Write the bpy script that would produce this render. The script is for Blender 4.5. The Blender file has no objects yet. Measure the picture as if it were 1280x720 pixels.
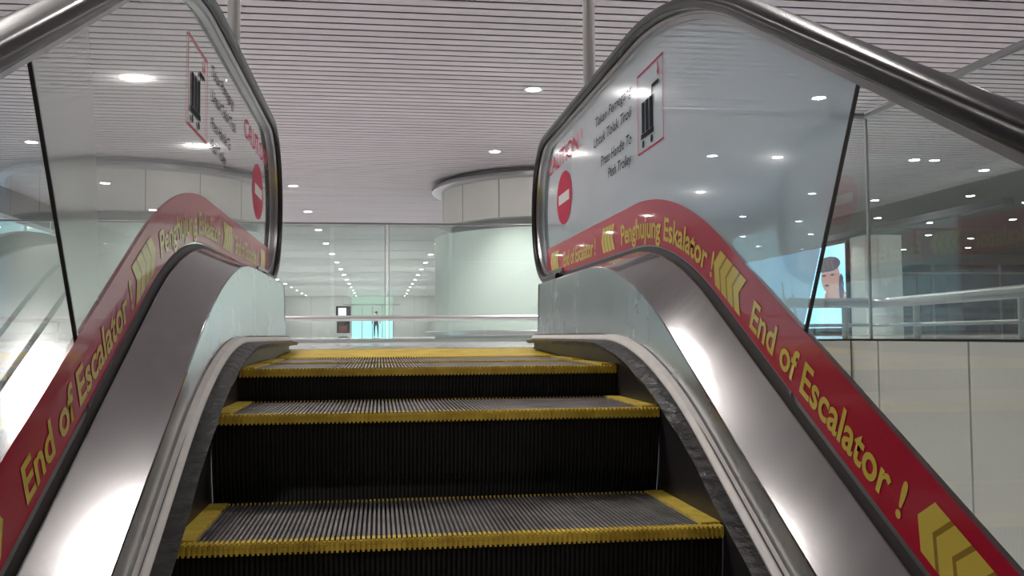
import bpy, bmesh, math, random
from mathutils import Vector, Matrix
random.seed(7)
C = bpy.context.scene.collection
SC = bpy.context.scene
PI = math.pi

# ------------------------------------------------------------------ materials
def new_mat(name):
    m = bpy.data.materials.new(name); m.use_nodes = True
    nt = m.node_tree; nt.nodes.clear()
    out = nt.nodes.new('ShaderNodeOutputMaterial')
    return m, nt, out

def N(nt, kind, **kw):
    n = nt.nodes.new(kind)
    for k, v in kw.items():
        if k in n.inputs: n.inputs[k].default_value = v
        else: setattr(n, k, v)
    return n

def math_n(nt, op, a, b=None):
    n = nt.nodes.new('ShaderNodeMath'); n.operation = op
    for i, v in enumerate((a, b)):
        if v is None: continue
        if isinstance(v, (int, float)): n.inputs[i].default_value = v
        else: nt.links.new(v, n.inputs[i])
    return n.outputs[0]

def pbr(name, col, rough=.5, metal=0., coat=0., noise=0., nscale=20., stretch=(1,1,1), bump=0., emis=None, estr=0., spec=.5, rvar=0.):
    m, nt, out = new_mat(name)
    b = N(nt, 'ShaderNodeBsdfPrincipled')
    b.inputs['Base Color'].default_value = (*col, 1)
    b.inputs['Roughness'].default_value = rough
    b.inputs['Metallic'].default_value = metal
    b.inputs['Coat Weight'].default_value = coat
    b.inputs['Coat Roughness'].default_value = .04
    b.inputs['Specular IOR Level'].default_value = spec
    if emis:
        b.inputs['Emission Color'].default_value = (*emis, 1); b.inputs['Emission Strength'].default_value = estr
    if noise or bump or rvar:
        tc = N(nt, 'ShaderNodeTexCoord'); mp = N(nt, 'ShaderNodeMapping')
        mp.inputs['Scale'].default_value = stretch
        nt.links.new(tc.outputs['Object'], mp.inputs['Vector'])
        nz = N(nt, 'ShaderNodeTexNoise'); nz.inputs['Scale'].default_value = nscale; nz.inputs['Detail'].default_value = 4
        nt.links.new(mp.outputs[0], nz.inputs['Vector'])
        if noise:
            rp = N(nt, 'ShaderNodeValToRGB')
            rp.color_ramp.elements[0].position = .3; rp.color_ramp.elements[1].position = .7
            rp.color_ramp.elements[0].color = (*[c*(1-noise) for c in col], 1)
            rp.color_ramp.elements[1].color = (*[min(1, c*(1+noise)) for c in col], 1)
            nt.links.new(nz.outputs['Fac'], rp.inputs['Fac']); nt.links.new(rp.outputs['Color'], b.inputs['Base Color'])
        if rvar:
            mr = N(nt, 'ShaderNodeMapRange')
            mr.inputs['From Min'].default_value = .3; mr.inputs['From Max'].default_value = .7
            mr.inputs['To Min'].default_value = max(.02, rough-rvar); mr.inputs['To Max'].default_value = rough+rvar
            nt.links.new(nz.outputs['Fac'], mr.inputs['Value']); nt.links.new(mr.outputs[0], b.inputs['Roughness'])
        if bump:
            bp = N(nt, 'ShaderNodeBump'); bp.inputs['Strength'].default_value = bump; bp.inputs['Distance'].default_value = .01
            nt.links.new(nz.outputs['Fac'], bp.inputs['Height']); nt.links.new(bp.outputs[0], b.inputs['Normal'])
    nt.links.new(b.outputs[0], out.inputs[0])
    return m

def glass(name, tint=(.92,.97,.95), haze=0., hazecol=(.8,.9,.95), gain=1., soft=.25, softr=.12, backlit=.5, hmax=1.):
    """thin architectural glazing: Fresnel mix of clear transmission (with an optional milky film) and reflection"""
    m, nt, out = new_mat(name)
    g = N(nt, 'ShaderNodeNewGeometry')
    dot = nt.nodes.new('ShaderNodeVectorMath'); dot.operation = 'DOT_PRODUCT'
    nt.links.new(g.outputs['Incoming'], dot.inputs[0]); nt.links.new(g.outputs['Normal'], dot.inputs[1])
    c = math_n(nt, 'ABSOLUTE', dot.outputs['Value'])
    R = math_n(nt, 'ADD', math_n(nt, 'MULTIPLY', math_n(nt, 'POWER', math_n(nt, 'SUBTRACT', 1., c), 5.), .96), .04)
    R2 = math_n(nt, 'DIVIDE', math_n(nt, 'MULTIPLY', R, 2.), math_n(nt, 'ADD', R, 1.))
    R2 = math_n(nt, 'MINIMUM', math_n(nt, 'MULTIPLY', R2, gain), 1.)
    g1 = N(nt, 'ShaderNodeBsdfGlossy'); g1.inputs['Roughness'].default_value = 0.; g1.inputs['Color'].default_value = (1,1,1,1)
    gl = g1.outputs[0]
    if soft:
        g2 = N(nt, 'ShaderNodeBsdfGlossy'); g2.inputs['Roughness'].default_value = softr; g2.inputs['Color'].default_value = (1,1,1,1)
        mx = N(nt, 'ShaderNodeMixShader'); mx.inputs[0].default_value = soft
        nt.links.new(gl, mx.inputs[1]); nt.links.new(g2.outputs[0], mx.inputs[2]); gl = mx.outputs[0]
    tr = N(nt, 'ShaderNodeBsdfTransparent'); tr.inputs['Color'].default_value = (*tint, 1)
    t = tr.outputs[0]
    if haze:
        d = N(nt, 'ShaderNodeBsdfDiffuse'); d.inputs['Color'].default_value = (*hazecol, 1)
        tl = N(nt, 'ShaderNodeBsdfTranslucent'); tl.inputs['Color'].default_value = (*hazecol, 1)
        m1 = N(nt, 'ShaderNodeMixShader'); m1.inputs[0].default_value = backlit
        nt.links.new(d.outputs[0], m1.inputs[1]); nt.links.new(tl.outputs[0], m1.inputs[2])
        m2 = N(nt, 'ShaderNodeMixShader'); m2.inputs[0].default_value = haze
        nt.links.new(t, m2.inputs[1]); nt.links.new(m1.outputs[0], m2.inputs[2]); t = m2.outputs[0]
    fin = N(nt, 'ShaderNodeMixShader')
    nt.links.new(R2, fin.inputs[0]); nt.links.new(t, fin.inputs[1]); nt.links.new(gl, fin.inputs[2])
    nt.links.new(fin.outputs[0], out.inputs[0])
    return m

def emit(name, col, s):
    m, nt, out = new_mat(name)
    e = N(nt, 'ShaderNodeEmission'); e.inputs['Color'].default_value = (*col, 1); e.inputs['Strength'].default_value = s
    nt.links.new(e.outputs[0], out.inputs[0]); return m

M = dict(
 steel = pbr('brushed_steel', (.53,.515,.52), .12, 1., noise=.05, nscale=2.2, stretch=(1,.6,1), rvar=.03),
 steel_outer = pbr('outer_deck_steel', (.29,.29,.29), .13, 1., noise=.06, nscale=2.5),
 steel_smooth = pbr('polished_steel', (.84,.83,.82), .28, .8),
 steel_panel = pbr('steel_panel', (.80,.81,.82), .27, 1., noise=.05, nscale=5, stretch=(1,1,.4), rvar=.03),
 guide = pbr('handrail_guide_metal', (.42,.41,.42), .3, .9),
 rubber = pbr('handrail_rubber', (.03,.024,.027), .27, 0., coat=0., spec=.3),
 gasket = pbr('dark_gasket', (.05,.045,.045), .5),
 strip = pbr('pale_aluminium', (.92,.88,.84), .5, .1, noise=.05, nscale=30),
 brush = pbr('black_brush', (.022,.02,.021), .42, 0., noise=.7, nscale=34, stretch=(1,.8,2), bump=1., spec=.5),
 skirt = pbr('dark_skirt', (.05,.045,.05), .42, .4),
 ridge = pbr('tread_ridges', (.52,.495,.50), .42, .75, noise=.25, nscale=14),
 black = pbr('groove_shade_black', (.012,.012,.012), .6),
 riser = pbr('step_riser', (.008,.008,.008), .55, noise=.3, nscale=8),
 riser_ridge = pbr('step_riser_ridge', (.02,.019,.018), .5),
 yellow = pbr('safety_yellow', (.95,.64,.10), .5, 0., noise=.22, nscale=26),
 yellow2 = pbr('comb_yellow', (.80,.56,.05), .45, 0., noise=.2, nscale=12),
 red = pbr('red_band', (.62,.005,.045), .35, 0., coat=.55),
 letter = pbr('band_lettering', (.90,.72,.10), .45, 0., coat=.6),
 chev2 = pbr('band_chevron_dark', (.42,.25,.03), .45, 0., coat=.6),
 redink = pbr('red_ink', (.60,.02,.08), .6),
 blackink = pbr('black_ink', (.015,.018,.028), .7, spec=.2),
 whiteink = pbr('white_ink', (.85,.85,.86), .4),
 slat = pbr('ceiling_slat', (.49,.44,.46), .5, .1, noise=.08, nscale=1.2, stretch=(.3,4,1)),
 void = pbr('ceiling_void', (.012,.011,.011), .9),
 ceil2 = pbr('ceiling_board', (.36,.37,.36), .5, noise=.05, nscale=.6),
 ceil3 = pbr('ceiling_dark_board', (.13,.115,.12), .3, noise=.25, nscale=.5),
 floor = pbr('polished_floor', (.52,.53,.54), .12, 0., noise=.06, nscale=3),
 lowfloor = pbr('lower_floor', (.62,.63,.62), .3),
 wall = pbr('white_panel', (.72,.73,.71), .42, noise=.03, nscale=.7),
 clad = pbr('cladding_panel', (.80,.78,.73), .42, noise=.04, nscale=1.5),
 drumclad = pbr('drum_cladding', (.68,.665,.62), .3, noise=.04, nscale=1.),
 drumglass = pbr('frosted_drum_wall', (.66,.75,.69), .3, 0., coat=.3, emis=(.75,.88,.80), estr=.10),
 joint = pbr('panel_joint', (.06,.06,.06), .7),
 dark = pbr('dark_metal', (.03,.03,.035), .4),
 darkglass = pbr('dark_storefront', (.035,.035,.05), .08, 0., coat=.5),
 grey = pbr('grey_paint', (.45,.45,.45), .5),
 column = pbr('column_paint', (.70,.75,.70), .45),
 lens = emit('downlight_lens', (1,.965,.92), 85.),
 screen_face = pbr('screen_skin_tone', (.02,.02,.02), .4, emis=(.85,.50,.46), estr=.8),
 screen_dark = pbr('screen_dark_tone', (.02,.02,.02), .4, emis=(.13,.12,.22), estr=.7),
 screen_pink = pbr('screen_pink_tone', (.02,.02,.02), .4, emis=(.80,.55,.75), estr=.9),
 screen_white = pbr('screen_white_tone', (.02,.02,.02), .4, emis=(.9,.97,1.), estr=1.5),
 cyan = pbr('cyan_door_glass', (.03,.05,.05), .1, emis=(.36,.95,.95), estr=1.7),
 mint = pbr('mint_transom', (.05,.06,.05), .1, emis=(.58,.80,.66), estr=.75),
 glass_low = glass('clear_glass', (.93,.965,.95), haze=.03, hazecol=(.7,.85,.8), gain=1.15, soft=.2),
 glass_film = glass('filmed_glass_bluelit', (.80,.92,1.), haze=.80, hazecol=(.72,.90,1.), gain=1.25, soft=.45, softr=.10, backlit=.55),  # blue tint stands in for screen light scattered through the film
 glass_film2 = glass('filmed_glass_green', (.88,.94,.92), haze=.52, hazecol=(.84,.92,.89), gain=1.25, soft=.30, softr=.08, backlit=.5),
 glass_rail = glass('railing_glass', (.86,.92,.90), haze=.10, hazecol=(.72,.8,.78), gain=1., soft=0.),
 skin = pbr('person_skin', (.42,.27,.2), .6), cloth = pbr('person_clothes', (.03,.05,.07), .8), hair = pbr('person_hair', (.02,.015,.012), .6),
)
def screen_mat():
    m, nt, out = new_mat('led_screen')
    tc = N(nt, 'ShaderNodeTexCoord'); sp = N(nt, 'ShaderNodeSeparateXYZ'); nt.links.new(tc.outputs['Object'], sp.inputs[0])
    nz = N(nt, 'ShaderNodeTexNoise'); nz.inputs['Scale'].default_value = .55; nz.inputs['Detail'].default_value = 3
    nt.links.new(tc.outputs['Object'], nz.inputs['Vector'])
    rp = N(nt, 'ShaderNodeValToRGB')
    e = rp.color_ramp.elements
    e[0].position = .3; e[0].color = (.16,.50,.86,1); e[1].position = .7; e[1].color = (.50,.86,1.,1)
    nt.links.new(nz.outputs['Fac'], rp.inputs['Fac'])
    em = N(nt, 'ShaderNodeEmission'); em.inputs['Strength'].default_value = 2.3
    nt.links.new(rp.outputs[0], em.inputs['Color']); nt.links.new(em.outputs[0], out.inputs[0]); return m
M['screen'] = screen_mat()

# ------------------------------------------------------------------ mesh helpers
class MB:
    def __init__(s): s.v = []; s.f = []; s.mi = []
    def quad(s, a, b, c, d, mi=0):
        i = len(s.v); s.v += [a, b, c, d]; s.f.append((i, i+1, i+2, i+3)); s.mi.append(mi)
    def box(s, x0, x1, y0, y1, z0, z1, mi=0):
        i = len(s.v)
        s.v += [(x0,y0,z0),(x1,y0,z0),(x1,y1,z0),(x0,y1,z0),(x0,y0,z1),(x1,y0,z1),(x1,y1,z1),(x0,y1,z1)]
        for q in ((0,3,2,1),(4,5,6,7),(0,1,5,4),(1,2,6,5),(2,3,7,6),(3,0,4,7)):
            s.f.append(tuple(i+k for k in q)); s.mi.append(mi)
    def grid(s, rows, mi=0, closed=False, caps=False):
        i = len(s.v); n = len(rows[0])
        for r in rows: s.v += list(r)
        for a in range(len(rows)-1):
            for b in range(n if closed else n-1):
                c = (b+1) % n
                s.f.append((i+a*n+b, i+a*n+c, i+(a+1)*n+c, i+(a+1)*n+b)); s.mi.append(mi)
        if caps:
            s.f.append(tuple(i+k for k in range(n))[::-1]); s.mi.append(mi)
            s.f.append(tuple(i+(len(rows)-1)*n+k for k in range(n))); s.mi.append(mi)
    def strips(s, rows, mi=0):
        for k in range(len(rows[0])-1): s.grid([[r[k], r[k+1]] for r in rows], mi)
    def tube(s, pts, r, seg=14, mi=0, up=(0,0,1)):
        rows = []; P = [Vector(p) for p in pts]
        for k, p in enumerate(P):
            t = (P[min(k+1, len(P)-1)] - P[max(k-1, 0)]).normalized()
            u = Vector(up)
            if abs(t.dot(u)) > .95: u = Vector((1,0,0))
            a = t.cross(u).normalized(); b = a.cross(t).normalized()
            rows.append([tuple(p + a*(r*math.cos(2*PI*j/seg)) + b*(r*math.sin(2*PI*j/seg))) for j in range(seg)])
        s.grid(rows, mi, closed=True, caps=True)
    def lathe(s, prof, cx, cy, seg=64, mi=0, a0=0., a1=2*PI):
        full = abs(a1-a0-2*PI) < 1e-6
        rows = []
        for (r, z) in prof:
            rows.append([(cx+r*math.cos(a0+(a1-a0)*j/seg), cy+r*math.sin(a0+(a1-a0)*j/seg), z) for j in range(seg + (0 if full else 1))])
        s.grid(rows, mi, closed=full)
    def poly(s, pts, mi=0):
        i = len(s.v); s.v += list(pts); s.f.append(tuple(range(i, i+len(pts)))); s.mi.append(mi)
    def build(s, name, mats, parent=None, smooth=False, bevel=0., fix=True):
        me = bpy.data.meshes.new(name); me.from_pydata([tuple(v) for v in s.v], [], s.f)
        mats = mats if isinstance(mats, (list, tuple)) else [mats]
        for m in mats: me.materials.append(m)
        me.polygons.foreach_set('material_index', s.mi)
        if any(len(f) > 4 for f in s.f) or fix:
            bm = bmesh.new(); bm.from_mesh(me)
            if fix:
                bmesh.ops.remove_doubles(bm, verts=bm.verts, dist=1e-6)
                bmesh.ops.recalc_face_normals(bm, faces=bm.faces)
            big = [f for f in bm.faces if len(f.verts) > 12]
            if big: bmesh.ops.triangulate(bm, faces=big)
            bm.to_mesh(me); bm.free()
        if smooth:
            me.polygons.foreach_set('use_smooth', [True]*len(me.polygons))
            me.set_sharp_from_angle(angle=math.radians(38))
        me.update()
        o = bpy.data.objects.new(name, me); C.objects.link(o)
        if parent: o.parent = parent; o.matrix_parent_inverse = Matrix()
        if bevel:
            b = o.modifiers.new('bevel', 'BEVEL'); b.width = bevel; b.segments = 2; b.limit_method = 'ANGLE'
        if parent:   # geometry is written in world coordinates; make it local to an unrotated parent
            L = Vector((0,0,0)); q = parent
            while q: L += q.location; q = q.parent
            if L.length: me.transform(Matrix.Translation(-L))
        return o

def thing(name, label, cat, loc=(0,0,0), group=None):
    o = bpy.data.objects.new(name, None); C.objects.link(o); o.location = loc
    o.empty_display_size = .1
    o['label'] = label; o['category'] = cat
    if group: o['group'] = group
    return o
def tag(o, label, cat, group=None):
    o['label'] = label; o['category'] = cat
    if group: o['group'] = group
    return o
def struct(o, label=None, cat=None):
    o['kind'] = 'structure'
    if label: o['label'] = label
    if cat: o['category'] = cat
    return o

# ------------------------------------------------------------------ escalator side profiles (y, z)
SL = .52; TH = math.atan(SL)
def slope_path(z0, yc, R, y0, y1, n=22):
    """straight incline blending by an arc of radius R into a level line at z0; yc = where incline would meet the level"""
    T = R*math.tan(TH/2); p = []
    ys = yc - T*math.cos(TH); ye = yc + T
    k = max(2, int((ys-y0)/.12))
    for i in range(k): y = y0 + (ys-y0)*i/k; p.append((y, z0 + SL*(y-yc)))
    for i in range(n+1):
        a = TH*(1-i/n); p.append((ye - R*math.sin(a), z0 - R*(1-math.cos(a))))
    k = max(2, int((y1-ye)/.12))
    for i in range(1, k+1): p.append((ye + (y1-ye)*i/k, z0))
    return p
def z_at(path, y):
    for (a, b) in zip(path, path[1:]):
        if a[0] <= y <= b[0]: return a[1] + (b[1]-a[1])*(y-a[0])/(b[0]-a[0])
    return path[0][1] + SL*(y-path[0][0]) if y < path[0][0] else path[-1][1]
def offs(path, d):
    """shift a polyline sideways by d (positive = towards the inner/lower side)"""
    o = []
    for k, p in enumerate(path):
        a = path[max(k-1,0)]; b = path[min(k+1,len(path)-1)]
        t = Vector((b[0]-a[0], b[1]-a[1])).normalized()
        o.append((p[0]+t.y*d, p[1]-t.x*d))
    return o
class Arc:
    """arc-length parameter along a (y,z) polyline"""
    def __init__(s, path):
        s.p = path; s.l = [0]
        for a, b in zip(path, path[1:]): s.l.append(s.l[-1] + math.hypot(b[0]-a[0], b[1]-a[1]))
    def s_of_y(s, y):
        for k in range(len(s.p)-1):
            a, b = s.p[k], s.p[k+1]
            if a[0] <= y <= b[0]: return s.l[k] + (s.l[k+1]-s.l[k])*(y-a[0])/(b[0]-a[0])
        return 0
    def at(s, q, d=0.):
        q = min(max(q, 0), s.l[-1]-1e-6)
        k = max(i for i in range(len(s.l)-1) if s.l[i] <= q)
        a, b = s.p[k], s.p[k+1]; f = (q-s.l[k])/(s.l[k+1]-s.l[k])
        t = Vector((b[0]-a[0], b[1]-a[1])).normalized()
        return (a[0]+(b[0]-a[0])*f - t.y*d, a[1]+(b[1]-a[1])*f + t.x*d)

YL, YE = -3.2, 2.2          # lower and upper ends of the modelled balustrade
A = slope_path(.606, .711, 1.5, YL, YE)      # outer edge of the inner deck
Bp = slope_path(.571, .79, 1.9, YL, YE)      # inner edge of the deck
Cw = slope_path(.360, .49, 1.76, YL, YE)     # top of the pale strip
Br = slope_path(.334, .485, 2.2, YL, YE)     # lower lip of the brush
def handrail_path(left):
    z0, yc, cy, cz, r = (.0,)*5
    if left: z0, yc, cy, r = 1.305, .66, 2.52, .345
    else:    z0, yc, cy, r = 1.252, .563, 2.50, .32
    p = slope_path(z0, yc, 2.0, YL, cy)
    for i in range(1, 25): a = PI*i/24; p.append((cy + r*math.sin(a), z0 - r + r*math.cos(a)))
    p.append((2.35, z0-2*r)); p.append((2.21, z0-2*r-.005))
    return p

# ------------------------------------------------------------------ lettering
def text_mesh(body, size, weight=0., shear=0.):
    cu = bpy.data.curves.new('lettering', 'FONT'); cu.body = body; cu.size = size; cu.offset = weight; cu.shear = shear
    cu.resolution_u = 4; cu.align_x = 'LEFT'
    o = bpy.data.objects.new('lettering', cu); C.objects.link(o)
    bpy.context.view_layer.update()
    dg = bpy.context.evaluated_depsgraph_get()
    me = bpy.data.meshes.new_from_object(o.evaluated_get(dg))
    bpy.data.objects.remove(o); bpy.data.curves.remove(cu)
    return me
def text_on(body, cap, length, mapper, name, mat, parent, weight=0., shear=0.):
    """lettering scaled to a cap height and an overall length, every vertex sent through mapper(u, v)"""
    me = text_mesh(body, 1., weight, shear)
    xs = [v.co.x for v in me.vertices]; x0, x1 = min(xs), max(xs)
    up = .727
    for v in me.vertices:
        u = (v.co.x-x0)/(x1-x0)*length; w = v.co.y/up*cap
        v.co = mapper(u, w)
    me.materials.clear(); me.materials.append(mat)
    me.name = name
    o = bpy.data.objects.new(name, me); C.objects.link(o); o.parent = parent
    L = Vector((0,0,0)); q = parent
    while q: L += q.location; q = q.parent
    if L.length: me.transform(Matrix.Translation(-L))
    return o

# ------------------------------------------------------------------ the escalator
STEPS = [(-1.2,-.616),(-.8,-.410),(-.4,-.203),(0.,0.),(.4,.1914),(.8,.2773),(1.2,.2816)]
NR = 110; PER = 1.0/NR
def build_step(esc, y0, z0, depth, zb):
    m = MB()                                                  # tread: black plate, its tone also standing for groove shade, under raised ridges
    m.quad((-.5,y0+.004,z0-.008), (.5,y0+.004,z0-.008), (.5,y0+depth,z0-.008), (-.5,y0+depth,z0-.008), 1)
    for i in range(NR):
        x = -.5 + (i+.5)*PER
        if abs(x) > .462: continue
        m.box(x-.0022, x+.0022, y0+.030, y0+depth-.006, z0-.008, z0, 0)
    st = m.build('step', [M['ridge'], M['black']], esc)
    n = MB()                                                  # yellow front edge with its teeth
    n.box(-.5, .5, y0, y0+.006, z0-.019, z0-.003)
    for i in range(NR):
        x = -.5 + (i+.5)*PER
        n.box(x-.0026, x+.0026, y0-.003, y0+.024, z0-.009, z0+.0006)
        n.box(x-.0022, x+.0022, y0-.003, y0+.004, z0-.022, z0-.010)
    n.build('yellow_nosing', M['yellow'], st)
    for s in (-1, 1):
        b = MB(); b.box(min(s*.5,s*.463), max(s*.5,s*.463), y0+.02, y0+depth-.004, z0-.008, z0+.004)
        b.build('yellow_border', M['yellow'], st)
    c = MB()
    for i in range(NR):
        x = -.5 + (i+.5)*PER
        if abs(x) < .46: c.box(x-.0018, x+.0018, y0+depth-.012, y0+depth-.004, z0-.006, z0+.003)
    c.build('rear_cleat_row', M['yellow'], st)
    r = MB()                                                  # curved, ribbed riser
    hgt = z0 - zb
    zs = [z0-.018, z0-.06, z0-.10, z0-.14, z0-.18, z0-.235]
    ys = [y0+.006, y0+.008, y0+.014, y0+.022, y0+.034, y0+.052]
    xs = []
    for i in range(NR):
        x = -.5 + i*PER; xs += [(x,0,1),(x+PER*.52,0,1),(x+PER*.52,.004,1),(x+PER,.004,1)]
    rows = [[(x, yy+d, zz) for (x, d, _) in xs] for yy, zz in zip(ys, zs)]
    r.grid(rows)
    r.mi = [1 if (k % (4*NR-1)) % 4 == 0 else 0 for k in range(len(r.f))]
    r.build('riser', [M['riser'], M['riser_ridge']], st, fix=False)

def ribbon(pa, xa, pb, xb, ys):
    m = MB(); m.grid([[(xa, y, z_at(pa, y)), (xb, y, z_at(pb, y))] for y in ys]); return m
def frange(a, b, st): 
    n = max(1, round((b-a)/st)); return [a+(b-a)*i/n for i in range(n+1)]
YS = frange(YL, YE, .05)
GX = .635

def build_balustrade(esc, s, detail=True, inset=None):
    left = s < 0
    hp = handrail_path(left)
    X = lambda v: s*v
    # skirt below the brush
    m = MB(); m.grid([[(X(.5008), y, z_at(Br, y)+.03), (X(.5008), y, z_at(Br, y)-.42)] for y in YS])
    m.build('skirt_panel', M['skirt'], esc, smooth=True)
    # brush holder strip and brush
    m = MB()
    def sec(y):
        c, b = z_at(Cw, y), z_at(Br, y)
        return [(X(.512),y,c+.002),(X(.498),y,c),(X(.490),y,c-.010),(X(.490),y,c-.017),(X(.512),y,c-.020)]
    m.grid([sec(y) for y in YS], closed=True, caps=True)
    m.build('brush_holder_strip', M['strip'], esc)
    m = MB()
    def secb(y):
        c, b = z_at(Cw, y), z_at(Br, y); w = (.0022*math.sin(y*23)+.0012*math.sin(y*51))*(1 if y < .6 else .3)
        return [(X(.506),y,c-.016),(X(.488),y,c-.014),(X(.472),y,c-.020+w*.3),(X(.458),y,b+.006+w),(X(.464),y,b-.006+w),(X(.506),y,b-.002)]
    m.grid([secb(y) for y in frange(YL, YE-.06, .02)], closed=True, caps=True)
    m.build('skirt_brush', M['brush'], esc, smooth=True)
    # upper skirt between strip and deck, dark shadow joint, then the inclined deck
    m = MB(); m.grid([[(X(.515), y, z_at(Cw, y)-.012), (X(.521), y, z_at(Bp, y))] for y in YS])
    m.quad((X(.515),YE,.345),(X(.521),YE,.571),(X(1.08 if left else .785),YE,.571),(X(1.08 if left else .785),YE,.306))
    m.build('inner_cladding', M['steel_panel'], esc, smooth=True)
    m = MB()
    rows = []
    for y in YS:
        zb, za = z_at(Bp, y), z_at(A, y)
        rows.append([(X(.521),y,zb-.003),(X(.523),y,zb+.003),(X(.616),y,za),(X(.6185),y,za+.001),(X(.6205),y,za-.004)])
    m.strips(rows)
    m.build('inner_deck', M['steel'], esc, smooth=True, fix=False)
    m = MB(); m.strips([[(X(.6205),y,z_at(A,y)-.004),(X(.6205),y,z_at(A,y)-.014),(X(.6285),y,z_at(A,y)+.014),(X(.638),y,z_at(A,y)+.016),(X(.638),y,z_at(A,y)-.004)] for y in YS])
    m.build('glass_gasket', M['gasket'], esc, smooth=True, fix=False)
    # outer deck and outer cladding
    EDG = 1.075 if left else .788          # the deck on the left is a wide three-strip apron with a dark edge
    def apron(xa, xb, name='outer_deck'):
        m = MB(); m.strips([[(X(xa),y,z_at(A,y)+.004),(X(xa+.004),y,z_at(A,y)+.014),(X(xb-.005),y,z_at(A,y)+.014),(X(xb),y,z_at(A,y)+.004),(X(xb),y,z_at(A,y)-.05)] for y in YS])
        return m.build(name, M['steel_outer'], esc, smooth=True, fix=False)
    if left:
        apron(.640,.797); apron(.801,.866); apron(.870,1.045)
        m = MB(); m.grid([[(X(1.046),y,z_at(A,y)-.03),(X(1.046),y,z_at(A,y)+.030),(X(1.052),y,z_at(A,y)+.044),(X(1.07),y,z_at(A,y)+.046),(X(1.085),y,z_at(A,y)+.034),(X(1.085),y,z_at(A,y)-.05)] for y in YS])
        m.build('edge_trim', M['gasket'], esc, smooth=True)
    else: apron(.640,.788)
    m = MB()
    m.grid([[(X(EDG-.005),y,z_at(A,y)-.04),(X(EDG-.005),y,(z_at(A,y)-1.05))] for y in frange(YL, YE, .1)])
    m.build('outer_cladding', M['steel_panel'], esc, smooth=True)
    # handrail and its guide
    def sweep(path, prof):
        rows = []
        for k, p in enumerate(path):
            a = path[max(k-1,0)]; b = path[min(k+1,len(path)-1)]
            t = Vector((b[0]-a[0], b[1]-a[1])).normalized()
            rows.append([(X(GX)+px, p[0]-t.y*pn, p[1]+t.x*pn) for (px, pn) in prof])
        mm = MB(); mm.grid(rows, closed=True, caps=True); return mm
    cr = [(-.040,.002),(-.0385,.010),(-.034,.0165),(-.026,.0205),(-.012,.0225),(0,.023),(.012,.0225),(.026,.0205),(.034,.0165),(.0385,.010),(.040,.002),
          (.0395,-.006),(.036,-.0125),(.030,-.0155),(.022,-.0155),(.020,-.010),(-.020,-.010),(-.022,-.0155),(-.030,-.0155),(-.036,-.0125),(-.0395,-.006)]
    h = sweep(hp, cr).build('handrail', M['rubber'], esc, smooth=True)
    g = sweep(hp, [(-.019,-.009),(.019,-.009),(.019,-.020),(.010,-.024),(.010,-.036),(-.010,-.036),(-.010,-.024),(-.019,-.020)])
    g.build('handrail_guide', M['guide'], h, smooth=True)
    # glass: two panes each side, joined along a line square to the incline
    top = offs(hp, .030)
    sb = (.008, .215); d = Vector((-.305-.008, .775-.215)).normalized()
    def ycut(z): return sb[0] + d.x/d.y*(z-sb[1])
    seam_top = next(((p[0]+q[0])/2, (p[1]+q[1])/2) for p, q in zip(top, top[1:]) if (p[0]-ycut(p[1]) < 0 <= q[0]-ycut(q[1])))
    lo = [p for p in A if p[0] > sb[0]]
    cutk = next(i for i, (p, q) in enumerate(zip(top, top[1:])) if (p[0]-ycut(p[1]) < 0 <= q[0]-ycut(q[1])))
    up = top[cutk+1:]
    loop = [(sb[0], z_at(A, sb[0])-.004)] + [(y, z-.004) for y, z in lo if y < 2.19] + [(2.19, .602)] + up[::-1] + [seam_top]
    m = MB(); m.poly([(X(GX), y, z) for y, z in loop])
    gu = m.build('glass_panel', M['glass_film2'] if left else M['glass_film'], esc, fix=True)
    gu['label'] = 'upper glass pane with warning stickers'
    lo2 = [p for p in A if p[0] < sb[0]-.012]; up2 = [p for p in top[:cutk+1] if p[0] > YL+.001]
    loop = [(y, z-.004) for y, z in lo2] + [(sb[0]-.010, z_at(A, sb[0]-.01)-.004), (seam_top[0]-.010, seam_top[1]-.005)] + up2[::-1]
    m = MB(); m.poly([(X(GX), y, z) for y, z in loop])
    gl = m.build('glass_panel', M['glass_low'], esc, fix=True)
    gl['label'] = 'lower clear glass pane'
    m = MB()
    nrm = Vector((d.y, -d.x)); w = .0022
    P = [Vector(sb)-nrm*.005, Vector(seam_top)-nrm*.005]
    for x0 in (GX-.006,):
        c = [P[0]+nrm*w, P[1]+nrm*w, P[1]-nrm*w, P[0]-nrm*w]
        i = len(m.v)
        for xx in (X(GX-.003), X(GX+.003)):
            m.v += [(xx, q.x, q.y) for q in c]
        for q in ((0,1,2,3),(7,6,5,4),(0,4,5,1),(1,5,6,2),(2,6,7,3),(3,7,4,0)): m.f.append(tuple(i+k for k in q)); m.mi.append(0)
    m.build('pane_joint', M['gasket'], esc)
    # red safety band on the inside of the glass
    band0 = Arc([(y, z+.002) for y, z in slope_path(.612, .711, 1.5, YL, 2.62)])
    sx = GX-.004
    s0, s1 = .02, band0.s_of_y(2.60)
    q = frange(s0, s1, .03)
    m = MB(); m.grid([[(X(sx), *band0.at(t, .012)), (X(sx), *band0.at(t, .075)), (X(sx), *band0.at(t, .142))] for t in q])
    band = m.build('safety_band', M['red'], esc)
    band['label'] = 'red warning band with yellow lettering'
    if not detail: return
    tx = GX-.0052
    dirn = 1 if left else -1
    def on_band(ystart, base=.034):
        q0 = band0.s_of_y(ystart)
        def f(u, v):
            y, z = band0.at(q0 + dirn*u, base + v); return (X(tx), y, z)
        return f
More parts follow.
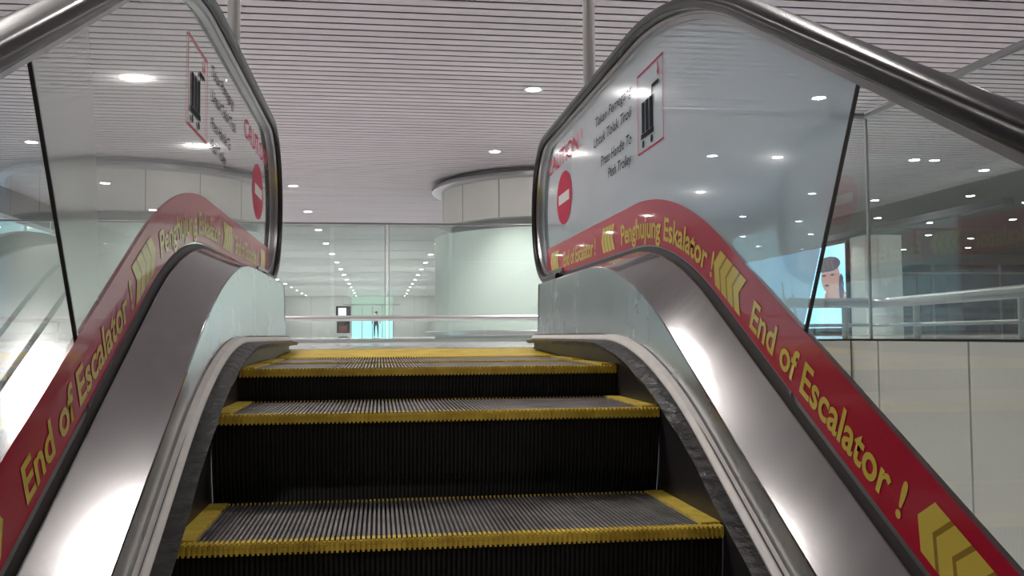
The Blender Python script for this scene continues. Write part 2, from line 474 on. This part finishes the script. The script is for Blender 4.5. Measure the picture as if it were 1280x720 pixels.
    def chevrons(ya, yb):
        q0, q1 = band0.s_of_y(ya), band0.s_of_y(yb)
        n = 4; step = (q1-q0)/n; tip = .028
        mm = MB()
        for k in range(n):
            a = q0 + k*step; b = a + step*.80
            for lo_, hi_, e0, e1 in ((.028,.071,0,tip),(.071,.114,tip,0)):
                mm.quad(*[(X(tx), *band0.at(t, v)) for t, v in ((a+e0,lo_),(b+e0,lo_),(b+e1,hi_),(a+e1,hi_))])
        mm.build('chevron_mark', M['letter'], band)
        mm = MB()
        for k in range(n-1):
            a = q0 + k*step + step*.80; b = q0 + (k+1)*step
            for lo_, hi_, e0, e1 in ((.028,.071,0,tip),(.071,.114,tip,0)):
                mm.quad(*[(X(tx), *band0.at(t, v)) for t, v in ((a+e0,lo_),(b+e0,lo_),(b+e1,hi_),(a+e1,hi_))])
        mm.build('chevron_dark_line', M['chev2'], band)  # darker printed lines between the chevrons
    if left:
        T = [('End of Escalator !', -.285, .64), ('Penghujung Eskalator !', .52, .84), ('End of Escalator !', 1.62, .60)]
        Cv = [(-.56,-.37), (.30,.46), (1.36,1.54), (2.30,2.47)]
    else:
        T = [('End of Escalator !', .195, .64), ('Penghujung Eskalator !', 1.235, .84), ('End of Escalator !', 2.20, .60)]
        Cv = [(-.60,-.42), (.245,.40), (1.32,1.49), (2.30,2.48)]
    for body, ys_, ln in T:
        text_on(body, .064, ln, on_band(ys_), 'band_lettering', M['letter'], band, weight=.022)
    for a, b in Cv: chevrons(a, b)
    # stickers on the upper pane
    kx = GX-.0025
    def on_glass(y0, z0, zr=0.):
        return lambda u, v: (X(kx), y0 + dirn*u, z0 + zr*u + v)
    dz = .02 if left else 0.
    if left: ts = [('Tekan Pemegang',1.16,1.118,.42),('Untuk Tolak Troli',1.16,1.044,.47),('Press Handle To',1.16,.962,.36),('Push Trolley',1.16,.895,.27)]
    else:    ts = [('Tekan Pemegang',1.592,1.105,.495),('Untuk Tolak Troli',1.622,1.036,.522),('Press Handle To',1.512,.952,.408),('Push Trolley',1.409,.892,.30)]
    for body, y0, z0, ln in ts:
        text_on(body, .036, ln, on_glass(y0, z0+dz), 'instruction_lettering', M['blackink'], gu, weight=.004, shear=.15)
    text_on('CAUTION !', .074, .74, on_glass(1.86 if left else 2.56, 1.088+dz), 'caution_lettering', M['redink'], gu, weight=.0)
    cy, cz = (2.25, .955) if left else (2.19, .94)
    m = MB(); m.poly([(X(kx), cy+.16*math.cos(2*PI*i/40), cz+.112*math.sin(2*PI*i/40)) for i in range(40)])
    ne = m.build('no_entry_mark', [M['redink']], gu, fix=True)
    m = MB(); m.quad(*[(X(kx-.001), cy+a*.115, cz+b*.021) for a, b in ((-1,-1),(1,-1),(1,1),(-1,1))])
    m.build('no_entry_bar', M['whiteink'], gu)
    # trolley pictogram
    ya, yb = (.80, 1.08) if left else (1.03, .768)
    z0, z1 = .896+dz, 1.138+dz
    P = lambda u, v: (X(kx), ya+(yb-ya)*u, z0+(z1-z0)*v)
    Pb = lambda u, v: (X(kx-.001), ya+(yb-ya)*u, z0+(z1-z0)*v)
    m = MB(); w = .022
    for (a, b, c, d_) in ((0,1,0,w),(0,1,1-w,1),(0,w,0,1),(1-w,1,0,1)):
        m.quad(P(a,c),P(b,c),P(b,d_),P(a,d_))
    m.build('pictogram_frame', M['redink'], gu)
    m = MB()
    for k in range(3): m.quad(P(.17+k*.155,.24),P(.29+k*.155,.24),P(.29+k*.155,.62-.0*k),P(.17+k*.155,.62))
    m.quad(P(.13,.17),P(.63,.17),P(.63,.235),P(.13,.235))
    m.quad(P(.57,.2),P(.605,.2),P(.605,.74),P(.57,.74)); m.quad(P(.57,.70),P(.84,.70),P(.84,.745),P(.57,.745))
    for u in (.22,.55):
        m.poly([P(u+.045*math.cos(2*PI*i/14), .105+.05*math.sin(2*PI*i/14)) for i in range(14)])
    m.build('trolley_pictogram', M['blackink'], gu, fix=True)
    m = MB(); m.quad(P(.80,.84),P(.835,.84),P(.835,.95),P(.80,.95)); m.poly([P(.77,.85),P(.865,.85),P(.8175,.765)])
    m.build('pictogram_arrow', M['redink'], gu)

esc = thing('escalator', 'up escalator with black steps edged in yellow, red banded glass sides, filling the foreground', 'escalator', (0, 1.0, -.3))
for (y0, z0), (y1, z1) in zip(STEPS, STEPS[1:] + [(1.6, .2816)]):
    build_step(esc, y0, z0, .4, z0-.235)
for s in (-1, 1): build_balustrade(esc, s)
# comb, landing
m = MB()
m.quad((-.5,1.70,.287),(.5,1.70,.287),(.5,2.28,.3065),(-.5,2.28,.3065))
for i in range(NR):
    x = -.5+(i+.5)*PER
    m.v += [(x-.003,1.70,.287),(x+.003,1.70,.287),(x+.0012,1.60,.2795),(x-.0012,1.60,.2795)]; k = len(m.v); m.f.append((k-4,k-3,k-2,k-1)); m.mi.append(0)
m.build('comb_plate', M['yellow2'], esc)
m = MB(); m.box(-.64,.64,2.28,3.45,.29,.308); m.build('landing_plate', M['steel_panel'], esc)
m = MB(); m.box(-.77,.77,-.9,2.3,-1.15,-1.1); m.grid([[(-.765,y,z_at(A,y)-1.05),(.765,y,z_at(A,y)-1.05)] for y in frange(YL,2.2,.2)])
m.f = m.f[6:]; m.mi = m.mi[6:]
m.build('truss_underside', M['grey'], esc)

# ------------------------------------------------------------------ setting
FZ = .305; CZ = 3.56
m = MB()
m.box(-30, 45, 2.47, 90, -.15, FZ); m.box(2.14, 45, -14, 2.47, -.15, FZ)
m.box(-30, -5.3, -14, 2.47, -.15, FZ)
struct(m.build('floor', M['floor']), 'pale polished floor of the upper concourse', 'floor')
m = MB(); m.box(-30, 45, -14, 30, -5.2, -5.0); struct(m.build('floor', M['lowfloor']), 'lower level floor below the escalator well', 'floor')
# slatted ceiling
m = MB()
y = -14.0
while y < 26:
    m.box(-30, 12.4, y, y+.158, CZ, CZ+.006, 0); y += .2
m.box(-30, 12.4, -14, 26, CZ+.30, CZ+.32, 1)
struct(m.build('ceiling', [M['slat'], M['void']]), 'ceiling of narrow grey slats with dark gaps', 'ceiling')
m = MB(); y = 26
while y < 90:
    m.box(-30, 12.4, y+.03, y+3.97, CZ, CZ+.03, 0); y += 4.0
m.box(-30, 12.4, 26, 90, CZ+.06, CZ+.08, 1)
struct(m.build('ceiling', [M['ceil2'], M['void']]), 'smooth panelled ceiling over the corridor', 'ceiling')
m = MB(); m.box(12.4, 45, -14, 90, CZ, CZ+.1); struct(m.build('ceiling', M['ceil3']), 'dark ceiling at the far right', 'ceiling')

def panel_wall(name, pts, z0, z1, mat, spacing, label, joint=.012, thick=.15, first=0.):
    """wall between two floor points with thin open joints between its panels"""
    (xa, ya), (xb, yb) = pts
    d = Vector((xb-xa, yb-ya)); L = d.length; d /= L; n = Vector((-d.y, d.x))
    m = MB()
    def blk(a, b, o0, o1, mi):
        c = [Vector((xa,ya))+d*a+n*o0, Vector((xa,ya))+d*b+n*o0, Vector((xa,ya))+d*b+n*o1, Vector((xa,ya))+d*a+n*o1]
        i = len(m.v)
        for z in (z0, z1): m.v += [(p.x, p.y, z) for p in c]
        for q in ((0,3,2,1),(4,5,6,7),(0,1,5,4),(1,2,6,5),(2,3,7,6),(3,0,4,7)): m.f.append(tuple(i+k for k in q)); m.mi.append(mi)
    marks = [0.] + ([first] if first else []) ; t = marks[-1] + spacing
    while t < L-.05: marks.append(t); t += spacing
    marks.append(L)
    for a, b in zip(marks, marks[1:]): blk(a+joint/2, b-joint/2, 0, thick, 0)
    blk(0, L, .02, thick-.01, 1)
    return struct(m.build(name, [mat, M['joint']]), label, 'wall')
# well edge cladding on the right, and across
panel_wall('wall_right', [(2.12, -6.0), (2.12, 2.45)], -5.0, .325, M['clad'], .63, 'beige cladding panels lining the right side of the escalator well', first=(2.08+6.0)-.63*12+.0)
panel_wall('wall_back', [(2.12, 2.45), (.80, 2.45)], -5.0, .325, M['clad'], .45, 'beige cladding panels across the end of the escalator well', first=.155)
m = MB(); m.box(2.10,2.16,-6,2.47,.325,.333); m.box(.80,2.16,2.43,2.49,.325,.333)
struct(m.build('trim_1', M['dark']), 'dark edge trim along the top of the well cladding', 'trim')
panel_wall('wall_left', [(-8.0, 75), (-8.0, 9)], FZ, CZ, M['wall'], 1.9, 'white panelled wall on the left side of the corridor', thick=-.15)
panel_wall('wall_left', [(-14.0, 9), (-14.0, -14)], -5, CZ, M['wall'], 2.4, 'white panelled wall far left behind the second escalator', thick=-.15)
panel_wall('wall_left', [(-8.0, 9), (-14.0, 9)], FZ, CZ, M['wall'], 2.0, 'white wall returning at the corridor corner', thick=-.15)
panel_wall('wall_far', [(-8.0, 75), (-2.35, 75)], FZ, CZ, M['wall'], 2.5, 'white far end wall left of the bright doors', thick=.2)
panel_wall('wall_far', [(.95, 75), (6.4, 75)], FZ, CZ, M['wall'], 1.7, 'white far end wall right of the bright doors', thick=.2)
panel_wall('wall_corridor', [(6.4, 75), (6.4, 34)], FZ, CZ, M['wall'], 2.2, 'white panelled wall on the right side of the corridor', thick=.15)
panel_wall('wall_back', [(6.4, 34), (45, 34)], FZ, CZ, M['wall'], 2.2, 'pale wall behind the large screen', thick=.15)
panel_wall('wall_right', [(40, 34), (40, -14)], -5, CZ, M['wall'], 3.0, 'pale wall at the far right of the hall', thick=.15)

panel_wall('wall_back', [(-14, -14), (40, -14)], -5, CZ, M['wall'], 2.4, 'pale wall far behind the viewer', thick=-.15)
d2 = struct(bpy.data.objects.new('door_2', None), 'bluish glazed doorway in the left wall', 'door'); C.objects.link(d2); d2.location = (-7.98, 20, FZ)
m = MB(); m.quad((-7.95,17.2,FZ),(-7.95,22.5,FZ),(-7.95,22.5,2.9),(-7.95,17.2,2.9)); m.build('door_glass', pbr('blue_door_glass', (.03,.05,.06), .1, emis=(.40,.72,.80), estr=.8), d2)
m = MB()
for y in (17.2,18.9,20.6,22.5): m.box(-7.99,-7.93,y-.05,y+.05,FZ,2.95)
m.box(-7.99,-7.93,17.2,22.5,2.88,2.98); m.build('door_frame', M['grey'], d2)
# far glazed doors
d1 = struct(bpy.data.objects.new('door_1', None), 'bright cyan glazed doors at the far end of the corridor', 'door'); C.objects.link(d1); d1.location = (-.7, 75, FZ)
m = MB(); m.box(-2.35,.95,75.0,75.1,FZ,1.75); m.build('door_glass', M['cyan'], d1)
m = MB(); m.box(-2.35,.95,75.0,75.1,1.75,CZ); m.build('transom_glass', M['mint'], d1)
m = MB()
for x in (-2.35,-1.5,-.7,.1,.95): m.box(x-.04,x+.04,74.94,75.0,FZ,2.9)
m.box(-3.0,1.5,74.9,75.0,2.84,2.95); m.box(-2.35,.95,74.95,75.0,1.72,1.78); m.build('door_frame', M['grey'], d1)

# ------------------------------------------------------------------ round drum
DX, DY = 3.62, 18.2
dr = thing('round_kiosk', 'round white drum with cladding panels above and frosted wall below, behind the glass barrier', 'kiosk', (DX, DY, FZ))
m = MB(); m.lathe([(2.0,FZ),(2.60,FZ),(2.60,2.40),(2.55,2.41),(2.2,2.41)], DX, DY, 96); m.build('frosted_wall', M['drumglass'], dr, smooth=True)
m = MB(); m.lathe([(2.25,2.38),(2.25,2.66)], DX, DY, 64); m.build('recess_band', M['grey'], dr, smooth=True)
m = MB(); m.lathe([(2.2,2.62),(2.46,2.62),(2.46,CZ)], DX, DY, 96)
for k in range(16):
    a = 2*PI*(k+.35)/16
    x, y = DX+2.462*math.cos(a), DY+2.462*math.sin(a); t = Vector((-math.sin(a), math.cos(a)))*.008
    m.quad((x-t.x,y-t.y,2.62),(x+t.x,y+t.y,2.62),(x+t.x,y+t.y,CZ-.02),(x-t.x,y-t.y,CZ-.02), 1)
m.build('cladding', [M['drumclad'], M['joint']], dr, smooth=True, fix=False)
m = MB(); m.lathe([(2.46,3.36),(2.62,3.36),(2.66,3.39),(2.66,3.45),(2.60,3.50),(2.46,3.50)], DX, DY, 96); m.build('ceiling_ring', M['guide'], dr, smooth=True)
m = MB(); m.lathe([(2.62,.36),(2.78,.36),(2.80,.38),(2.80,.44),(2.78,.46),(2.62,.46),(2.62,.36)], DX, DY, 96); m.build('bumper_ring', M['steel_smooth'], dr, smooth=True)

# ------------------------------------------------------------------ barriers
t = thing('glass_barrier', 'glass barrier across the landing in front of the round drum', 'barrier', (0, 7.1, FZ))
xs = [-5.9, -3.0, -.07, 2.86]
for a, b in zip(xs, xs[1:]):
    m = MB(); m.quad((a+.018,7.1,FZ),(b-.018,7.1,FZ),(b-.018,7.1,1.395),(a+.018,7.1,1.395)); m.build('glass_pane', M['glass_rail'], t)
for x in xs:
    m = MB()
    for e in (-.018,.018): m.box(x+e-.003,x+e+.003,7.095,7.105,FZ,1.395)
    m.build('pane_edge', M['steel_smooth'], t)
m = MB(); m.box(-5.9,2.86,7.082,7.118,1.39,1.408); m.build('cap_rail', M['guide'], t, bevel=.003)
m = MB(); m.box(-5.9,2.86,7.07,7.13,FZ,FZ+.03); m.build('base_channel', M['steel_smooth'], t)
t = thing('bumper_rail', 'low stainless tube rail running across in front of the glass barrier', 'rail', (0, 6.85, FZ))
m = MB(); m.tube([(-5.9,6.85,.522),(2.86,6.85,.522)], .026); m.build('tube', M['steel_smooth'], t, smooth=True)
for x in (-5.6,-4.2,-2.7,-1.35,1.6,2.7):
    m = MB(); m.tube([(x,6.85,FZ),(x,6.85,.51)], .018); m.build('post', M['steel_smooth'], t, smooth=True)

t = thing('glass_barrier', 'glass barrier on the right above the beige cladding panels', 'barrier', (2.13, 2.46, FZ))
GXR, GYR = 2.17, 2.50
segs = [((.86,GYR),(GXR,GYR)), ((GXR,GYR),(GXR,1.28)), ((GXR,1.26),(GXR,.04)), ((GXR,.02),(GXR,-1.2))]
for (a, b) in segs:
    m = MB(); m.quad((*a,.333),(*b,.333),(*b,1.39),(*a,1.39)); m.build('glass_pane', M['glass_rail'], t)
m = MB(); m.tube([(.86,GYR,1.40),(GXR,GYR,1.40)], .017); m.tube([(GXR,GYR,1.40),(GXR,-1.2,1.40)], .017); m.build('cap_rail', M['guide'], t, smooth=True)
m = MB(); m.box(GXR-.006,GXR+.006,GYR-.006,GYR+.006,.333,1.39); m.build('corner_joint', M['steel_smooth'], t)
t = thing('bumper_rail', 'low stainless double tube rail behind the right glass barrier', 'rail', (2.44, 2.85, FZ))
pa = [(.9,2.9,.515),(2.36,2.88,.515)] + [(2.36+.09*math.sin(a), 2.79+.09*math.cos(a), .515) for a in (.4,.8,1.2,1.57)] + [(2.27,1.4,.515),(2.27,-1.2,.515)]
m = MB(); m.tube(pa, .026); m.build('tube', M['steel_smooth'], t, smooth=True)
m = MB(); m.tube([(x,y,.400) for x,y,z in pa], .009); m.build('lower_tube', M['steel_smooth'], t, smooth=True)
for x, y in ((1.3,2.9),(2.24,2.885),(2.435,2.55),(2.30,1.6),(2.27,.6)):
    m = MB(); m.tube([(x,y,FZ),(x,y,.50)], .017); m.build('post', M['steel_smooth'], t, smooth=True)

# two steel poles beside the newels
for x, lb in ((-.79,'left'),(.845,'right')):
    t = thing('steel_pole', 'polished steel pole rising to the ceiling behind the %s handrail' % lb, 'pole', (x, 2.62, FZ))
    m = MB(); m.tube([(x,2.62,FZ+.012),(x,2.62,CZ)], .029, 24); m.build('shaft', M['steel_smooth'], t, smooth=True)
    m = MB(); m.lathe([(.0,FZ+.014),(.06,FZ+.014),(.07,FZ)], x, 2.62, 24); m.build('base_flange', M['steel_smooth'], t, smooth=True)
    m = MB(); m.lathe([(.0,CZ-.015),(.06,CZ-.015),(.07,CZ)], x, 2.62, 24); m.build('ceiling_flange', M['steel_smooth'], t, smooth=True)

# ------------------------------------------------------------------ large screen, column, beam, dark shopfront
SX = 10.0
t = thing('display_screen', 'large bright blue advertising screen showing a face in a dark hat', 'screen', (SX, 22, FZ))
m = MB(); m.box(SX, SX+.14, 17.8, 28, .42, 2.40); m.build('frame', M['dark'], t)
m = MB(); m.quad((SX-.004,17.86,.48),(SX-.004,27.94,.48),(SX-.004,27.94,2.34),(SX-.004,17.86,2.34)); m.build('picture', M['screen'], t)
def blob(cy, cz, ry, rz, mat, name, dx, a0=0, a1=2*PI, n=24, irr=.0):
    m = MB(); m.poly([(SX-dx, cy+ry*math.cos(a0+(a1-a0)*i/n)*(1+irr*math.sin(3*i)), cz+rz*math.sin(a0+(a1-a0)*i/n)) for i in range(n)])
    m.build(name, mat, t, fix=True)
blob(18.55,1.62,.45,.36, M['screen_face'],'portrait_face',.008)
blob(18.35,1.20,.50,.20, M['screen_face'],'portrait_neck',.007, irr=.08)
blob(18.62,1.93,.55,.17, M['screen_dark'],'portrait_hat',.010)
blob(18.95,1.82,.24,.06, M['screen_dark'],'portrait_hat_brim',.011)
blob(18.05,1.38,.12,.30, M['screen_dark'],'portrait_hair',.009, irr=.15)
for yy in (18.45,18.85): blob(yy,1.68,.09,.022, M['screen_dark'],'portrait_eye',.012)
blob(18.72,1.45,.12,.022, M['screen_dark'],'portrait_mouth',.012)
blob(21.6,.70,.55,.24, M['screen_pink'],'pink_shape',.008)
for yy, a in ((20.3,.6),(20.9,.9),(22.6,.7)):
    m = MB(); m.quad((SX-.009,yy,a),(SX-.009,yy+.12,a),(SX-.009,yy+.3,a+.75),(SX-.009,yy+.22,a+.75)); m.build('dark_stroke', M['screen_dark'], t)
m = MB(); m.box(10.05,10.9,17.1,17.75,FZ,2.45); o = m.build('column', M['column'], bevel=.02); struct(o, 'pale square column beside the blue screen', 'column')
m = MB(); m.box(9.98,10.2,12.5,28,2.45,2.58); o = m.build('trim_2', M['dark']); struct(o, 'dark bulkhead edge above the screen and column', 'trim')
t = thing('dark_shopfront', 'dark glazed shopfront with thin bright bars at the far right', 'shopfront', (20, 26, FZ))
m = MB(); m.box(12.5,39,26,26.2,FZ,2.5); m.build('glazing', M['darkglass'], t)
m = MB()
for k in range(12): x = 12.5+k*2.3; m.box(x-.04,x+.04,25.94,26,FZ,2.5)
m.build('mullion_set', M['guide'], t)
m = MB(); m.box(12.5,39,25.9,26,2.2,2.25); m.box(12.5,39,25.9,26,1.45,1.49); m.box(12.5,39,25.9,26,.62,.66); m.build('cross_bar', M['steel_smooth'], t)

# ------------------------------------------------------------------ standing sign, person at the far end
t = thing('standing_sign', 'dark framed standing display sign far down the corridor', 'sign', (-2.05, 50, FZ))
m = MB(); m.box(-2.45,-1.66,49.95,50.1,1.35,2.0); m.build('frame', M['dark'], t)
m = MB(); m.quad((-2.32,49.94,1.45),(-1.9,49.94,1.45),(-1.9,49.94,1.9),(-2.32,49.94,1.9)); m.build('picture', M['screen_white'], t)
m = MB(); m.box(-2.4,-1.7,49.96,50.08,.55,1.35); m.box(-2.3,-1.8,49.7,50.3,FZ,.36); m.build('stand', M['dark'], t)
m = MB(); m.box(-2.3,-1.85,49.94,49.96,.6,.95); m.build('lower_panel', pbr('dull_red_panel', (.25,.07,.06), .5), t)

def person(x, y, z):
    t = thing('person', 'person in dark clothes walking near the bright doors at the corridor end', 'person', (x, y, z))
    me = bpy.data.meshes.new('body'); V = [(0,0,.92),(0,0,1.15),(0,.0,1.38),(0,0,1.50),(0,-.01,1.62),
        (.10,0,.88),(.12,-.10,.48),(.12,-.04,.08),(.12,-.18,.03),(-.10,0,.88),(-.12,.12,.48),(-.12,.26,.10),(-.12,.14,.04),
        (.19,0,1.40),(.25,.05,1.12),(.26,-.06,.86),(-.19,0,1.40),(-.25,-.05,1.12),(-.26,.02,.86)]
    Rr = [.15,.14,.15,.06,.10,.095,.065,.045,.04,.095,.065,.045,.04,.06,.045,.035,.06,.045,.035]
    E = [(0,1),(1,2),(2,3),(3,4),(0,5),(5,6),(6,7),(7,8),(0,9),(9,10),(10,11),(11,12),(2,13),(13,14),(14,15),(2,16),(16,17),(17,18)]
    me.from_pydata(V, E, []); o = bpy.data.objects.new('body', me); C.objects.link(o)
    sk = o.modifiers.new('skin', 'SKIN'); o.modifiers.new('sub', 'SUBSURF').levels = 1
    for i, sv in enumerate(me.skin_vertices[0].data): sv.radius = (Rr[i], Rr[i]); sv.use_root = (i == 0)
    bpy.context.view_layer.update()
    m2 = bpy.data.meshes.new_from_object(o.evaluated_get(bpy.context.evaluated_depsgraph_get()))
    bpy.data.objects.remove(o)
    m2.materials.clear(); m2.materials.append(M['cloth']); m2.materials.append(M['skin'])
    for p in m2.polygons:
        if p.center.z > 1.47 or (p.center.z < .92 and abs(p.center.x) > .22): p.material_index = 1
        p.use_smooth = True
    b = bpy.data.objects.new('body', m2); C.objects.link(b); b.parent = t
    m = MB(); m.lathe([(.0,z+1.745),(.06,z+1.735),(.10,z+1.69),(.112,z+1.63),(.10,z+1.59)], x, y+.012, 16); m.build('hair', M['hair'], t, smooth=True)
person(-.35, 62, FZ)

# ------------------------------------------------------------------ downlights
def ordinal(k): return ['nearest','second','third','fourth','fifth','sixth','seventh','eighth','ninth','tenth','eleventh','twelfth','thirteenth','fourteenth','fifteenth','sixteenth','seventeenth','eighteenth','nineteenth'][k]
lr = thing('ceiling_light', '', 'light', (0, 0, CZ), 'round ceiling downlights')
m = MB(); m.lathe([(.085,CZ-.004),(.115,CZ-.010),(.125,CZ-.002),(.125,CZ+.002)], 0, 0, 24); p1 = m.build('trim_ring', M['steel_smooth'], lr, smooth=True)
m = MB(); m.poly([(.088*math.cos(2*PI*i/24), .088*math.sin(2*PI*i/24), CZ-.005) for i in range(24)]); p2 = m.build('lens', M['lens'], lr, fix=False)
rows = [(-5.75,'outer left row over the corridor',74,6),(-1.95,'left row over the corridor',74,1.75),(1.85,'right row over the corridor',74,1.75),
        (5.78,'first row right of the corridor rows',34,1.75),(9.68,'second row right of the corridor rows',34,6),
        (13.6,'first row under the dark right ceiling',34,6),(11.7,'added narrow row standing for reflections at the edge of the dark right ceiling',34,10),(15.7,'in-between row under the dark right ceiling',34,14),(19.8,'far added row standing for reflections under the dark right ceiling',34,18),  # half-offset rows are extra lights added in place of reflected points
        (17.7,'second row under the dark right ceiling',34,14),(21.9,'third row under the dark right ceiling',34,14)]
first = True
for x, rn, ymax, ymin in rows:
    k = 0; y = 1.95
    while y < ymax:
        if y >= ymin-.1 and not (x > 11 and x < 12 and k > 4) and not (math.hypot(x-DX, y-DY) < 2.8):
            if first: r = lr; first = False
            else:
                r = lr.copy(); C.objects.link(r)
                for ch in (p1, p2):
                    c = ch.copy(); C.objects.link(c); c.parent = r
            r.location = (x, y + (.9 if x in (11.7,15.7,19.8) else 0), CZ)
            r['label'] = 'round ceiling downlight, %s in the %s' % (ordinal(k), rn); k += 1
        y += 4.19

# general light of the hall: wide soft ceiling lamps and the open side behind the camera
def area(x, y, z, sx, sy, w, col=(1,.97,.94), rot=(0,0,0)):
    l = bpy.data.lights.new('lamp', 'AREA'); l.shape = 'RECTANGLE'; l.size = sx; l.size_y = sy; l.energy = w; l.color = col
    o = bpy.data.objects.new('lamp', l); C.objects.link(o); o.location = (x, y, z); o.rotation_euler = rot
def spot(x, y, w, ang=115, col=(1,.96,.92)):
    l = bpy.data.lights.new('lamp', 'SPOT'); l.energy = w; l.spot_size = math.radians(ang); l.spot_blend = .6; l.shadow_soft_size = .09; l.color = col
    o = bpy.data.objects.new('lamp', l); C.objects.link(o); o.location = (x, y, CZ-.03)
for x in (-9.6,-5.75,-1.95,1.85,5.78,9.68):
    for y in (-10.6,-6.43,-2.24,1.95,6.14,10.33,14.52,18.71,22.9,27.1,35.5,43.9,52.2,62.,71.):
        if math.hypot(x-DX, y-DY) < 2.8 or (x < -8 and y > 9) or (x > 5 and y > 33): continue
        spot(x, y, 100 if y < 0 else (100 if x > 1 else 140) if y < 4 else 330 if y < 8 else (480 if y < 30 else 2200))
spot(-.9, 2.5, 110); spot(-1.4, 1.35, 50)
for x in (13.6, 17.7):
    for y in (5.99, 14.47, 22.95): spot(x, y, 260)
for x, y in ((1.45,-2.2),(1.45,.6),(-1.9,-2.),(-2.0,2.5)):     # unseen lower level lamps, added to brighten the well cladding
    l = bpy.data.lights.new('lamp', 'POINT'); l.energy = 42; l.shadow_soft_size = .15; l.color = (1,.97,.93)
    o = bpy.data.objects.new('lamp', l); C.objects.link(o); o.location = (x, y, -2.6)
w = bpy.data.worlds.new('hall'); SC.world = w; w.use_nodes = True
w.node_tree.nodes['Background'].inputs[0].default_value = (.93,.97,1.,1); w.node_tree.nodes['Background'].inputs[1].default_value = 1.2

# ------------------------------------------------------------------ camera
F = 1186.33; yaw, pit, rol = .13906, .05005, -.00682
cy, sy, cp, sp = math.cos(yaw), math.sin(yaw), math.cos(pit), math.sin(pit)
fw = Vector((sy*cp, cy*cp, sp)); rt = Vector((cy, -sy, 0)); up = rt.cross(fw)
r2 = math.cos(rol)*rt + math.sin(rol)*up; u2 = -math.sin(rol)*rt + math.cos(rol)*up
cam = bpy.data.cameras.new('camera'); cam.sensor_width = 36; cam.lens = F/1280*36; cam.clip_start = .02; cam.clip_end = 300
co = bpy.data.objects.new('camera', cam); C.objects.link(co)
mw = Matrix((r2, u2, -fw)).transposed().to_4x4(); mw.translation = Vector((-.14032, -1.7283, .35919)); co.matrix_world = mw
SC.camera = co
SC.view_settings.view_transform = 'Standard'; SC.view_settings.look = 'None'; SC.view_settings.exposure = .08
SC.cycles.max_bounces = 10; SC.cycles.transparent_max_bounces = 16; SC.cycles.sample_clamp_indirect = 6.
SC.cycles.glossy_bounces = 5; SC.cycles.diffuse_bounces = 4
